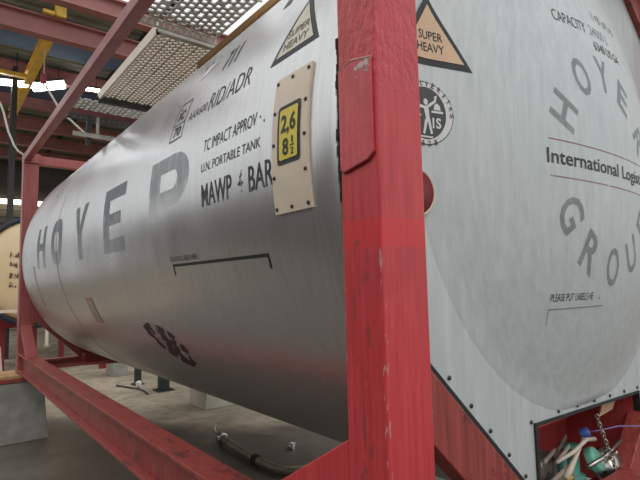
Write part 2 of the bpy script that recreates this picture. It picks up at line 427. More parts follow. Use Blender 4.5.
# triangle sticker on the side
lay('warning_triangle', strokes([[(0, 0), (.262, 0), (.131, .245)]]), cyl(.517, 15.6), 'black', shell, None, .04, 'super heavy triangle with black border')
lay('warning_triangle', strokes([[(.03, .018), (.232, .018), (.131, .205)]]), cyl(.517, 15.6, .0022), 'palepeach', shell, None, .04)
for t, u, wd, v in (('SUPER', .072, .118, .078), ('HEAVY', .065, .132, .032)):
    lay('lettering', glyphs(t, wd, .030, .01), cyl(.517-u, 15.6+math.degrees(v/R), .0032), 'emblem', shell, None, .04)
# height plate (bolted on, stands proud)
def slab(u0, u1, v0, v1, y0, a0, e0, e1, nv=12):
    b = B(); f0, f1 = cyl(y0, a0, e0), cyl(y0, a0, e1)
    g0 = [[b.bm.verts.new(f0(u, v0+(v1-v0)*k/nv)) for k in range(nv+1)] for u in (u0, u1)]
    g1 = [[b.bm.verts.new(f1(u, v0+(v1-v0)*k/nv)) for k in range(nv+1)] for u in (u0, u1)]
    for k in range(nv):
        b.bm.faces.new((g1[0][k], g1[1][k], g1[1][k+1], g1[0][k+1])); b.bm.faces.new((g0[0][k], g0[0][k+1], g0[1][k+1], g0[1][k]))
        b.bm.faces.new((g0[0][k], g1[0][k], g1[0][k+1], g0[0][k+1])); b.bm.faces.new((g0[1][k], g0[1][k+1], g1[1][k+1], g1[1][k]))
    b.bm.faces.new((g0[0][0], g0[1][0], g1[1][0], g1[0][0])); b.bm.faces.new((g0[0][nv], g1[0][nv], g1[1][nv], g0[1][nv]))
    return b
VH = .424
plate = build('height_plate', slab(0, .182, 0, VH, .434, -8.05, .0, .008), 'cream', tank, label='cream plate with a yellow height sign')
mp = cyl(.434, -8.05, .010)
for (u, v) in [(x, y) for x in (.012, .170) for y in (.015, .11, .21, .31, .408)] + [(.09, .015), (.09, .408)]:
    p = mp(u, v); n = Vector((p.x-CX, 0, p.z-CZ)).normalized()
    b = B(); b.lathe(p-n*.003, n, [(0, .006), (.004, .006), (.005, 0)], 8); build('screw', b, 'darksteel', plate)
def rrect(u0, u1, v0, v1, r, n=4):
    pts = []
    for (cx, cy, s) in ((u1-r, v0+r, -PI/2), (u1-r, v1-r, 0), (u0+r, v1-r, PI/2), (u0+r, v0+r, PI)):
        for k in range(n+1): pts.append((cx+r*math.cos(s+PI/2*k/n), cy+r*math.sin(s+PI/2*k/n)))
    return pts
SA = -8.05 + math.degrees(.142/R)
lay('height_sign', strokes([rrect(0, .117, 0, .180, .012)]), cyl(.401, SA, .0095), 'black', plate, None, .04, 'black border of the height sign')
lay('height_sign', strokes([rrect(.012, .105, .013, .167, .008)]), cyl(.401, SA, .011), 'yellow', plate, None, .04, 'yellow field of the height sign')
for t, u, v, wd, h in (('2,6', .022, .095, .074, .052), ('8', .032, .025, .030, .05), ('1', .078, .055, .007, .02), ('2', .074, .022, .014, .02)):
    lay('lettering', glyphs(t, wd, h, .02), cyl(.401-u, SA+math.degrees(v/R), .0125), 'black', plate, None, .04)
lay('lettering', strokes([quad(.071, .09, .047, .051)]), cyl(.401, SA, .0125), 'black', plate)

# ---- end sheet with cut corners and valve opening, then the domed end
YE = .12
# outline in (x,z)
TIPZ = .19
outl = [(.05, .80), (.20, .797), (.835, TIPZ), (.845, TIPZ), (.845, .437), (1.775, .414), (1.775, .354), (2.24, .797), (2.39, .80),
        (2.39, 2.20), (1.98, 2.53), (.458, 2.53), (.05, 2.20)]
b = B(); b.prism([(x, YE, z) for x, z in outl], (0, .004, 0)); esheet = build('end_sheet', b, 'sheet', tank)
DCX, DCZ, DR, DH = 1.25, 1.425, .955, .165
RS = (DR*DR+DH*DH)/(2*DH)
def dome_y(x, z):
    r2 = (x-DCX)**2+(z-DCZ)**2
    c = DH-RS+math.sqrt(max(RS*RS-r2, 0))
    return YE-(c+math.sqrt(c*c+.016**2))/2                # the rim runs out softly into the flat sheet
b = B(); pr = []
for k in range(31):
    r = 1.005*(k/30)**.8; pr.append((dome_y(DCX+r, DCZ)+(.0045 if k == 30 else 0), r))
b.lathe((DCX, 0, DCZ), (0, 1, 0), pr, 96)
for v in b.bm.verts:                       # trimmed at the opening and at the posts
    v.co.z = max(v.co.z, .447); v.co.x = min(max(v.co.x, .166), 2.27)
dome = build('domed_end', b, 'sheet', tank)
def dom(x0, z0, rot=0, cx=0, cz=0, e=.0013):
    c, s = math.cos(rot), math.sin(rot)
    def f(u, v):
        u, v = u-cx, v-cz
        x, z = x0+u*c-v*s, z0+u*s+v*c
        return Vector((x, dome_y(x, z)-e, z))
    return f
def flat(x0, z0, e=.0012):
    return lambda u, v: Vector((x0+u, dome_y(x0+u, z0+v)-e, z0+v))
lay('lettering', glyphs('International Logistics', .872, .051, .012), dom(.800, 1.341), 'black', dome, .05, .05)
for z in (1.425, 1.295): lay('rule_line', strokes([quad(0, .89, 0, .003)]), dom(.814, z), 'redline', dome, .05, None, 'thin red rule')
for word, angs in (('HOYER', (154, 120, 90, 60, 26)), ('GROUP', (211, 240, 270, 300, 329))):
    for ch, an in zip(word, angs):
        a = math.radians(an); rr = .385
        rot = (a-PI/2) if word == 'HOYER' else (a+PI/2)
        wd = .112
        lay('lettering', glyphs(ch, wd, .148, .02), dom(1.265+rr*math.cos(a), 1.37+rr*math.sin(a), rot, wd/2, .074), 'ghost', dome, .04, .04, 'ghost grey letter '+ch)
lay('lettering', glyphs('PLEASE PUT LABELS HE', .27, .026, -.004), dom(.852, .865), 'print', dome, .05, None)
lay('lettering', glyphs('. .', .045, .026, .02), dom(1.135, .865), 'print2', dome)
lay('lettering', strokes([quad(0, .36, 0, .005), quad(0, .005, -.05, 0)]), dom(.845, .835), 'faint', dome, .05)
lay('lettering', glyphs('CAPACITY', .25, .046, -.008), dom(.958, 1.912, .06), 'print', dome, .05, .05)
lay('lettering', glyphs('24000 L', .20, .046, .004), dom(1.245, 1.935, .06), 'faint', dome, .05, .05)
lay('lettering', glyphs('6340 US GA', .29, .040, .0), dom(1.25, 1.868, .05), 'print', dome, .05, .05)
lay('worn_print', strokes([quad(.032*k, .032*k+(.020 if k % 3 else .009), .012*(k % 2), .046-.010*(k % 3 == 1)) for k in range(9)]), dom(1.33, 2.03, .06), 'faint', dome, .05, .05)
# sticker and round emblem on the flat margin
lay('warning_triangle', strokes([[(0, 0), (.29, .0), (.145, .24)]]), flat(.205, 1.600), 'black', esheet, .04, .04, 'super heavy triangle with black border')
lay('warning_triangle', strokes([[(.030, .021), (.260, .021), (.145, .205)]]), flat(.205, 1.600, .0024), 'peach', esheet, .04, .04)
for t, u, wd, v in (('SUPER', .098, .090, .084), ('HEAVY', .090, .100, .044)):
    lay('lettering', glyphs(t, wd, .028, .004), flat(.205+u, 1.600+v, .0036), 'black', esheet, .04)
ex, ez, er = .312, 1.447, .098
circ = lambda rx, rz, n=32: [(rx*math.cos(2*PI*k/n), rz*math.sin(2*PI*k/n)) for k in range(n)]
lay('emblem', strokes([circ(er, er)]), flat(ex, ez), 'emblem', esheet, .03, .03, label='round emblem with a standing figure')
lay('emblem', strokes([circ(er-.003, er-.003)]), flat(ex, ez, .0020), 'white', esheet, .03, .03)
lay('emblem', strokes([circ(.071, .081)]), flat(ex, ez, .0028), 'emblem', esheet, .03, .03)
fig = [[(-.007, .02), (.010, .024), (.013, -.018), (.0, -.022)],        # torso
       [(-.004, -.02), (.007, -.02), (-.006, -.066), (-.013, -.064)], [(.005, -.02), (.014, -.016), (.022, -.062), (.014, -.064)],   # legs
       [(-.007, .022), (-.004, .012), (-.032, .016), (-.034, .024)], [(-.034, .016), (-.028, .018), (-.030, .06), (-.038, .06)],      # arm with torch
       [(.008, .026), (.012, .018), (.034, .034), (.030, .041)], [(.030, .034), (.036, .036), (.042, .058), (.032, .054)],
       [(-.060, -.012), (-.018, -.012), (-.018, -.006), (-.060, -.006)], [(.020, .002), (.060, .002), (.060, .009), (.020, .009)],
       [(-.02, -.076), (.02, -.076), (.024, -.071), (-.024, -.071)], [(.028, .012), (.052, .012), (.050, .026), (.040, .034), (.030, .026)]]
fig.append([(.001+.008*math.cos(2*PI*k/10), .034+.010*math.sin(2*PI*k/10)) for k in range(10)])
lay('emblem', strokes(fig), flat(ex, ez, .0036), 'white', esheet)
for t, u, v, wd in (('V', -.058, -.047, .022), ('I', .022, -.045, .006), ('S', .034, -.045, .018)):
    lay('lettering', glyphs(t, wd, .032, .03), flat(ex+u, ez+v, .0036), 'white', esheet)
def onring(txt, a_mid, step, h, rad, inward=False):
    for i, ch in enumerate(txt):
        if ch == ' ': continue
        k = i-(len(txt)-1)/2
        a = math.radians(a_mid - k*step if not inward else a_mid + k*step); rot = a-PI/2 if not inward else a+PI/2
        c, s = math.cos(rot), math.sin(rot); px, pz = ex+rad*math.cos(a), ez+rad*math.sin(a); ww = h*(.35 if ch == 'I' else .8)
        lay('lettering', glyphs(ch, ww, h, .02), (lambda u, v, px=px, pz=pz, c=c, s=s, ww=ww: Vector((px+(u-ww/2)*c-(v-h/2)*s, dome_y(px, pz)-.003, pz+(u-ww/2)*s+(v-h/2)*c))), 'emblem', esheet)
onring('BUREAU', 133, 15, .017, .092); onring('VERITAS', 42, 14, .017, .092); onring('1828', 270, 14, .016, .093, True)
# small lashing hole in the sheet
b = B(); b.lathe((.257, dome_y(.257, 1.203)-.006, 1.203), (.22, 1, 0), [(.006, .066), (.0, .068), (-.002, .073), (.006, .076)], 28); build('port_rim', b, 'cream', esheet, label='cream rim of a round hole')
b = B(); b.lathe((.257, dome_y(.257, 1.203)-.005, 1.203), (.22, 1, 0), [(0, 0), (0, .068), (.003, .068)], 24); build('port_dark', b, 'darkred', esheet, label='dark red disc painted as the dim inside of the hole')  # disc coloured like the shaded inside of the hole
# rivets along the sheet edge
RIV = [(.384, .647), (.485, .550), (.58, .457), (.678, .362), (.77, .272), (.826, .446)] + [(1.02+.15*k, .450-.004*k) for k in range(6)]
for x, z in RIV:
    b = B(); b.lathe((x, YE-.001, z+.012 if x < .8 else z+.004), (0, -1, 0), [(0, .0075), (.004, .0065), (.006, 0)], 8); build('rivet', b, 'darksteel', esheet)
# black rubber edging
b = B(); b.prism([(.17, YE-.010, .832-.026), (.17, YE-.010, .832), (.842, YE-.010, TIPZ+.006), (.842, YE-.010, TIPZ-.022)], (0, .022, 0)); build('edge_trim', b, 'rubber', tank, .004)
b = B(); b.box(.842, .853, YE-.008, YE+.02, TIPZ-.02, .443); b.prism([(.853, YE-.008, .432), (.853, YE-.008, .442), (1.768, YE-.008, .419), (1.768, YE-.008, .409)], (0, .028, 0)); b.box(1.768, 1.778, YE-.008, YE+.02, .33, .419); build('edge_trim', b, 'rubber', tank)
b = B(); b.prism([(2.268, YE-.010, .832-.026), (2.268, YE-.010, .832), (1.778, YE-.010, .362), (1.778, YE-.010, .334)], (0, .022, 0)); build('edge_trim', b, 'rubber', tank)
for sgn in (1, -1):
    X = lambda x: x if sgn > 0 else 2.438-x
    b = B(); b.prism([(X(.05), YE-.01, 2.20), (X(.05), YE-.01, 2.18), (X(.46), YE-.01, 2.515), (X(.46), YE-.01, 2.535)], (0, .02, 0)); build('edge_trim', b, 'rubber', tank)
# ragged black seal strip between shell lip and post
b = B(); z = 1.16
while z < 1.60:
    h = .015+random.random()*.02; d = random.random()*.010
    b.box(.004-d*.5, .03, .1425, .149+d*.6, z, z+h); z += h
build('lip_seal', b, 'rust', tank, label='ragged black seal beside the corner post')

# ---- frame: four corner posts with castings
def mirror(x, sx): return x if sx == 0 else 2.438-x
def bx2(b, x0, x1, y0, y1, z0, z1, sx, sy):
    xs = sorted((mirror(x0, sx), mirror(x1, sx))); ys = sorted((y0 if sy == 0 else L-y0, y1 if sy == 0 else L-y1))
    b.box(xs[0], xs[1], ys[0], ys[1], z0, z1)
for sx in (0, 1):
    for sy in (0, 1):
        b = B(); bx2(b, 0, PW, 0, PD, .118, 2.473, sx, sy)
        near = sx == 0 and sy == 0
        post = build('corner_post', b, 'post' if near else ('dullred' if sy else 'red'), tank, .006)
        for z0, z1 in ((0, .118), (2.473, H)):
            b = B(); bx2(b, -.002, .176, -.002, .160, z0, z1, sx, sy)
            build('corner_casting', b, 'dullred' if sy else 'red', post, .008)
        if near:
            b = B(); b.prism([(-.007, .012, 1.262), (-.007, .030, 1.245), (-.007, .120, 1.228), (-.007, .134, 1.245), (-.007, .134, 1.500), (-.007, .085, 1.512), (-.007, .012, 1.495)], (.008, 0, 0))
            build('doubler_plate', b, 'plate_red', post, .002, label='paler welded plate with cut corners')
            b = B(); b.tube([(-.004, .012, 1.262), (-.005, .030, 1.245), (-.005, .120, 1.228), (-.004, .134, 1.24)], .004, 6); build('weld_bead', b, 'darkred', post)
            b = B(); b.prism([(-.0078, .013, 1.492), (-.0078, .030, 1.50), (-.0078, .070, 1.488), (-.0078, .062, 1.455), (-.0078, .045, 1.47), (-.0078, .018, 1.462)], (.0006, 0, 0)); build('scraped_patch', b, 'scrape', post, label='bare scraped patch')
            b = B(); b.tube([(-.004, .134, 1.500), (-.005, .085, 1.513), (-.004, .012, 1.497)], .004, 6); build('weld_bead', b, 'pink', post)
        # diagonal stays from the post to the side rail
        b = B(); Y = (lambda y: y) if sy == 0 else (lambda y: L-y)
        x0 = mirror(0.0 if not sy else .02, sx); dx = (.11 if sx == 0 else -.11)
        b.prism([(x0, Y(PD), .556), (x0, Y(.68), .232), (x0, Y(.52), .232), (x0, Y(PD), .46 if sy else .235)] if sy else [(x0, Y(PD), .556), (x0, Y(.68), .232), (x0, Y(PD), .232)], (dx, 0, 0))
        build('side_stay', b, 'red' if not sy else 'dullred', tank, .004)
        # diagonal stays in the end frames
        b = B(); y0 = Y(.092); dy = .10 if sy == 0 else -.10
        Xm = lambda x: mirror(x, sx)
        b.prism([(Xm(PW), y0, .806), (Xm(.896), y0, .105), (Xm(.68), y0, .105), (Xm(PW), y0, .600)], (0, dy*.75, 0))
        build('end_stay', b, 'rail' if not sy else 'dullred', tank, .004)
        if sy: continue
        b = B(); b.prism([(Xm(PW), y0, 2.17), (Xm(.50), y0, 2.45), (Xm(.30), y0, 2.45), (Xm(PW), y0, 2.33)], (0, dy*.75, 0))
        build('end_stay', b, 'rail' if not sy else 'dullred', tank, .004)
for sx in (0, 1):
    # lower side rail: channel with proud flanges
    b = B()
    f = lambda a, c: sorted((mirror(a, sx), mirror(c, sx)))
    for (x0, x1, z0, z1) in ((0, .13, .213, .232), (-.004, .13, .026, .045), (.045, .063, .045, .213)):
        q0, q1 = f(x0, x1); b.box(q0, q1, PD+.0, L-PD, z0, z1)
    build('lower_side_rail', b, 'rail', tank, .003)
    b = B(); q0, q1 = f(.0, .075); b.box(q0, q1, PD, L-PD, H-.092, H-.008); build('upper_side_rail', b, 'dullred', tank, .008)
for sy in (0, 1):
    g = lambda a, c: sorted((a, c) if sy == 0 else (L-a, L-c))
    b = B(); y0, y1 = g(.012, .12)
    b.box(PW, 2.438-PW, y0, y1, .105, .128); b.box(PW, 2.438-PW, y0, y1, .012, .03); ym = (y0+y1)/2; b.box(PW, 2.438-PW, ym-.01, ym+.01, .03, .105)
    build('lower_end_rail', b, 'dullred' if sy else 'rail', tank)
    b = B(); y0, y1 = g(.015, .11); b.box(PW, 2.438-PW, y0, y1, 2.475, H-.008); build('upper_end_rail', b, 'dullred' if sy else 'red', tank, .006)
for (x0, x1) in ((.66, 1.06), (1.38, 1.78)):
    b = B(); b.box(x0, x1, L-.42, L-.16, .06, .20); build('saddle', b, 'darkred', tank, .01)
b = B(); b.prism([(.36, 5.88, .03), (.41, 5.88, .03), (.95, 5.20, .095), (.90, 5.20, .095)], (0, 0, .03)); build('floor_brace', b, 'dullred', tank)

# ---- walkway on top: perforated planks
def perf(x0, x1, y0, y1, z, cols, pitch, bar, strip=.010, th=.012, stag=True):
    """plank along y: strips between columns, short bars in each column"""
    b = B(); cw = (x1-x0)/cols
    for c in range(cols+1): b.box(x0+c*cw-strip/2, x0+c*cw+strip/2, y0, y1, z, z+th)
    for c in range(cols):
        y = y0 + (pitch/2 if (stag and c % 2) else 0)
        while y < y1:
            b.box(x0+c*cw+strip/2, x0+(c+1)*cw-strip/2, y, min(y+bar, y1), z+.001, z+th-.001); y += pitch
    return b
WZ = 2.60
walk = build('walkway_edge', B().box(.250, .268, 2.17, 3.60, WZ-.03, WZ+.04), 'beigealu', tank, label='pale edge bar of the roof walkway')
nP = 6; x0 = .272; pw = (.86-.272)/nP
for i in range(nP):
    b = perf(x0+i*pw+.003, x0+(i+1)*pw-.003, 2.18, 3.58, WZ, 3, .052, .020, .009)
    build('walkway_plank', b, 'beigealu', tank)
b = B(); b.box(.25, .86, 3.56, 3.60, WZ-.05, WZ); build('walkway_bearer', b, 'darksteel', tank)
b = B(); b.box(.25, .86, 2.16, 2.20, WZ-.03, WZ+.0); build('walkway_bearer', b, 'galv', tank)
for (ya, yb, xa, xb) in ((1.52, 2.08, .085, .62), (3.74, 4.02, .10, .86)):
    n = 3
    for i in range(n):
        d = (yb-ya)/n
        b = perf(xa, xb, ya+i*d+.004, ya+(i+1)*d-.004, WZ+.01, int((xb-xa)/.042), .055, .020, .014, .012)
        build('cross_plank', b, 'galv', tank)
def holed(x0, x1, y0, y1, z0, z1, n):
    b = B(); d = (x1-x0)/n
    b.box(x0, x1, y0, y1, z0, z0+.012); b.box(x0, x1, y0, y1, z1-.012, z1)
    for k in range(n+1): b.box(max(x0, x0+k*d-.012), min(x1, x0+k*d+.012), y0, y1, z0+.012, z1-.012)
    return b
build('cross_angle', holed(.085, .62, 2.085, 2.095, WZ-.045, WZ+.012, 14), 'galv', tank)
build('cross_angle', holed(.085, .62, 1.505, 1.515, WZ-.02, WZ+.03, 14), 'galv', tank)
build('cross_angle', holed(.08, .90, 4.07, 4.09, WZ-.07, WZ-.02, 16), 'darksteel', tank)
b = B(); b.box(.575, .61, .25, 2.30, 2.465, 2.51); build('edge_bar', b, 'ochre', tank, .004, label='ochre edge bar along the top')
b = B(); b.box(.27, .31, 4.05, 4.09, 2.29, 2.57); build('walkway_leg', b, 'darksteel', tank)
b = B(); b.box(.36, .38, 4.05, 4.09, 2.38, 2.57); build('walkway_leg', b, 'galv', tank)
b = B(); b.box(.15, .52, 4.03, 4.05, 2.36, 2.40); build('walkway_bracket', b, 'galv', tank)

# ---- valve compartment behind the opening
b = B()
x0, x1, y1, zt, zb = .855, 1.77, .46, .410, -.04
b.box(x0, x1, y1, y1+.01, zb, zt); b.box(x0-.008, x0, YE+.02, y1, zb, zt); b.box(x1, x1+.008, YE+.02, y1, zb, zt)
b.box(x0, x1, YE+.02, y1, zt, zt+.008)
comp = build('valve_compartment', b, 'comp', tank, label='dark red valve compartment')
b = B(); b.prism([(1.61, .20, .402), (1.76, .20, .398), (1.69, .20, .335), (1.55, .20, .325)], (0, .006, 0)); build('compartment_card', b, 'peach', comp, label='pale card inside the compartment')
valve = build('outlet_valve', B().lathe((1.335, .24, .02), (0, 0, 1), [(-.06, .045), (.06, .045), (.065, .055), (.10, .055), (.105, .035), (.20, .035), (.205, .045), (.22, .045), (.225, 0)], 20), 'teal', tank, label='teal outlet valve with a blue cap')
build('valve_pipe', B().tube([(1.27, .25, -.05), (1.27, .25, .14), (1.275, .25, .20)], .024, 12), 'teal', valve)
build('valve_cap', B().lathe((1.398, .20, .285), (.35, -.7, .35), [(-.02, .020), (.012, .022), (.016, .017), (.02, 0)], 14), 'blue', valve, label='blue valve cap')
build('mint_cover', B().lathe((1.455, .19, .165), (.15, -.85, .5), [(-.02, .052), (.008, .052), (.014, .046), (.016, 0)], 20), 'mint', valve, label='round mint cover')
fl = B(); fl.lathe((1.55, .165, .115), (-.25, -.9, .3), [(-.06, .05), (-.03, .05), (-.03, .085), (0, .085), (0, .055), (.03, .052), (.034, 0)], 24)
flange = build('steel_flange', fl, 'steel', valve, label='shiny steel flange')
ax = Vector((-.25, -.9, .3)).normalized(); u = ax.orthogonal().normalized(); v = ax.cross(u)
for k in range(8):
    p = Vector((1.55, .165, .115)) + (u*math.cos(k*PI/4)+v*math.sin(k*PI/4))*.07
    build('flange_bolt', B().lathe(p, ax, [(-.004, .012), (.014, .012), (.015, 0)], 6), 'steel', valve)
build('valve_lever', B().tube([(1.36, .19, .27), (1.30, .18, .25), (1.19, .17, .195), (1.14, .17, .165)], [.007, .007, .012, .014], 10), 'ivory', valve, label='ivory lever')
build('valve_lever', B().tube([(1.44, .18, .255), (1.34, .17, .275), (1.22, .17, .25), (1.10, .18, .235)], [.009, .008, .008, .006], 10), 'ivory', valve, label='ivory lever')
build('valve_handle', B().tube([(1.34, .17, .165), (1.45, .15, .185), (1.60, .14, .225)], .009, 10), 'steel', valve)
build('valve_fitting', B().lathe((1.205, .2, .10), (0, 0, 1), [(-.06, .024), (.03, .024), (.035, .032), (.06, .032), (.065, .015), (.08, .015), (.08, 0)], 10), 'brass', valve, label='brass fitting')
b = B()
for i in range(9):
    for j in range(1):
        pass
g = [[b.bm.verts.new((.90+.27*i/8, .20+.14*j/4+.02*math.sin(i*1.9+j), .06+.17*math.sin(PI*(j+1)/6)+.03*math.sin(i*2.3+j*1.7)+.02*random.random())) for j in range(5)] for i in range(9)]
for i in range(8):
    for j in range(4): b.bm.faces.new((g[i][j], g[i+1][j], g[i+1][j+1], g[i][j+1])).smooth = True
o = build('rag', b, 'rag', valve, label='dirty rag stuffed beside the valve'); o.modifiers.new('solid', 'SOLIDIFY').thickness = .008
b = B(); b.prism([(1.03, .155, .055), (1.22, .15, .055), (1.17, .16, .14), (1.06, .165, .15)], (0, .012, 0)); build('paper_sheet', b, 'paper', comp, label='white sheet at the bottom')
b = B(); b.box(1.46, 1.585, .13, .24, -.08, .06); build('red_box', b, 'red', comp, .01, label='red block in the compartment corner')
b = B(); b.tube([(1.41, .19, .288), (1.46, .16, .292), (1.56, .13, .296), (1.66, .09, .285), (1.72, .085, .27), (1.76, .1, .25)], .0035, 6); build('thin_cable', b, 'purple', valve, label='thin purple cable')
rr_ = random.Random(3)
for i in range(9):                                       # loose straps and brackets heaped at the left
    x_, z_ = .93+rr_.random()*.30, .12+rr_.random()*.12; a_ = rr_.uniform(-.2, .9); l_ = rr_.uniform(.06, .13)
    dx_, dz_ = l_*math.cos(a_), l_*math.sin(a_)
    b = B(); b.prism([(x_, .15+.008*i, z_), (x_+dx_, .15+.008*i, z_+dz_), (x_+dx_-.012*math.sin(a_), .15+.008*i, z_+dz_+.014), (x_-.012*math.sin(a_), .15+.008*i, z_+.016)], (0, .006, 0))
    build('loose_strap', b, ('galv', 'ivory', 'darksteel', 'rag')[i % 4], comp)
# chain
chain_pts = [Vector((1.375, .135, .368)), Vector((1.40, .135, .32)), Vector((1.432, .13, .25)), Vector((1.47, .125, .17)), Vector((1.515, .12, .09)), Vector((1.54, .12, .0))]
def along(pts, d):
    for a, c in zip(pts, pts[1:]):
        l = (c-a).length
        if d <= l: return a+(c-a)*(d/l), (c-a).normalized()
        d -= l
    return pts[-1], (pts[-1]-pts[-2]).normalized()
tot = sum((c-a).length for a, c in zip(chain_pts, chain_pts[1:])); d = 0; i = 0
while d < tot:
    p, t = along(chain_pts, d); s1 = t.cross(Vector((0, 1, 0))).normalized() if i % 2 else Vector((0, 1, 0)); loop = []
    for k in range(12):
        a = 2*PI*k/12; loop.append(p + t*.0145*math.cos(a) + s1*.0075*math.sin(a))
    loop.append(loop[0]); loop.append(loop[1])
    build('chain_link', B().tube(loop, .0028, 6, cap=False), 'steel', valve); d += .021; i += 1

# ------------------------------------------------------------------ supports and yard things
def frustum(x0, x1, y0, y1, z0, z1, t):
    b = B(); vs = [b.bm.verts.new(p) for p in ((x0-t, y0-t*.4, z0), (x1+t, y0-t*.4, z0), (x1+t, y1+t*.4, z0), (x0-t, y1+t*.4, z0), (x0, y0, z1), (x1, y0, z1), (x1, y1, z1), (x0, y1, z1))]
    for f in ((0, 3, 2, 1), (4, 5, 6, 7), (0, 1, 5, 4), (1, 2, 6, 5), (2, 3, 7, 6), (3, 0, 4, 7)): b.bm.faces.new([vs[i] for i in f])
    return b
def block(x0, x1, y0, y1, zt, mat, label):
    o = build('concrete_block', frustum(x0, x1, y0, y1, -GZ, zt, .06), mat, None, .012)
    return tag(o, label, 'concrete block', 'concrete blocks carrying the tanks')
block(-.25, .25, 5.75, 6.35, -.078, 'concrete', 'grey tapered concrete block under the far left corner of the silver tank')
o = build('timber_plank', B().box(-.28, .12, 5.75, 6.25, -.036, -.001), 'wood', None, .004); tag(o, 'pale timber plank lying on the red packing on the grey block', 'plank')
o = build('red_packing', B().box(-.27, .24, 5.74, 6.3, -.078, -.037), 'rail', None, .004); tag(o, 'dull red packing beam between plank and grey concrete block', 'beam')
block(2.26, 2.74, 5.66, 6.15, -.002, 'palecon', 'pale concrete block under the far right corner of the silver tank')
block(-.22, .22, -.12, .4, -.002, 'concrete', 'concrete block under the near left corner post')
block(2.2, 2.66, -.12, .4, -.002, 'concrete', 'concrete block under the near right corner post')
block(-.55, .24, 10.0, 10.5, -.05, 'palecon', 'pale concrete block under the cream tank at the left edge')
o = build('red_packing', B().box(-.5, .22, 10.0, 10.5, -.049, .02), 'darkred', None, .004); tag(o, 'dark red packing beam on the pale block at the left edge', 'beam')
block(2.05, 2.25, 9.3, 9.7, -.30, 'concrete', 'small grey concrete block seen below the tank, farthest left of the row')
block(2.40, 2.75, 9.65, 10.05, -.30, 'palecon', 'pale squat concrete block behind the small grey block below the tank')
def pedestal(x, y, hgt, w, label):
    root = empty('steel_pedestal', x, y, -GZ); tag(root, label, 'pedestal', 'steel pedestals below the tank')
    build('base_plate', B().box(x-w*.9, x+w*.9, y-w*.9, y+w*.9, -GZ, -GZ+.02), 'greenblack', root)
    build('column', B().box(x-w/2, x+w/2, y-w/2, y+w/2, -GZ+.02, -GZ+hgt), 'greenblack', root, .006)
    build('head_plate', B().box(x-w*.8, x+w*.8, y-w*.8, y+w*.8, -GZ+hgt, -GZ+hgt+.02), 'greenblack', root)
pedestal(2.28, 7.37, .55, .15, 'dark green steel pedestal standing nearest below the tank')
pedestal(2.13, 8.2, .60, .10, 'thin dark green pedestal behind the nearest one below the tank')
# cloth bundle and hoses on the floor
o = build('hose', B().tube([(1.80, 8.3, -GZ+.015), (1.92, 7.9, -GZ+.015), (1.98, 7.75, -GZ+.015), (2.0, 7.5, -GZ+.015), (1.96, 7.2, -GZ+.015)], .014, 8), 'darksteel'); tag(o, 'thin dark hose lying on the floor by the pedestals', 'hose')
b = B(); bmesh.ops.create_icosphere(b.bm, subdivisions=2, radius=.06, matrix=Matrix.Translation((2.06, 7.93, -GZ+.045)))
for v_ in b.bm.verts: v_.co += Vector((random.uniform(-.02, .02), random.uniform(-.02, .02), random.uniform(-.012, .012)))
o = build('cloth', b, 'paper'); tag(o, 'small white cloth on the floor beside the thin pedestal', 'cloth')
b = B(); bmesh.ops.create_icosphere(b.bm, subdivisions=2, radius=.04, matrix=Matrix.Translation((2.17, 3.52, -GZ+.032)))
for v_ in b.bm.verts: v_.co += Vector((random.uniform(-.012, .012), random.uniform(-.012, .012), random.uniform(-.01, .01)))
o = build('crumpled_wrapper', b, 'foil'); tag(o, 'small crumpled silver wrapper on the floor under the tank', 'wrapper')
# pipe on the floor
root = empty('steel_pipe', 1.68, 3.6, -GZ); tag(root, 'dull steel pipe with a coupling lying on the floor behind the red rail', 'pipe')
build('pipe_run', B().tube([(1.70, 4.15, -GZ+.06), (1.67, 3.8, -GZ+.055), (1.65, 3.3, -GZ+.05), (1.66, 3.05, -GZ+.05), (1.72, 2.92, -GZ+.05), (1.85, 2.86, -GZ+.05), (2.3, 2.84, -GZ+.05)], .042, 14), 'pipe', root)
build('coupling', B().lathe((1.70, 4.12, -GZ+.062), (-.06, 1, .01), [(0, .043), (0, .062), (.05, .062), (.05, .05), (.09, .05), (.09, 0)], 16), 'steel', root)
build('coupling_lever', B().tube([(1.66, 4.16, -GZ+.10), (1.63, 4.2, -GZ+.17), (1.66, 4.22, -GZ+.20)], .009, 8), 'steel', root)
build('coupling_lever', B().tube([(1.74, 4.16, -GZ+.06), (1.76, 4.12, -GZ+.02)], .009, 8), 'steel', root)
build('pipe_band', B().lathe((1.652, 3.36, -GZ+.051), (.03, 1, 0), [(-.04, .044), (-.04, .050), (.04, .050), (.04, .044)], 14), 'rust', root)

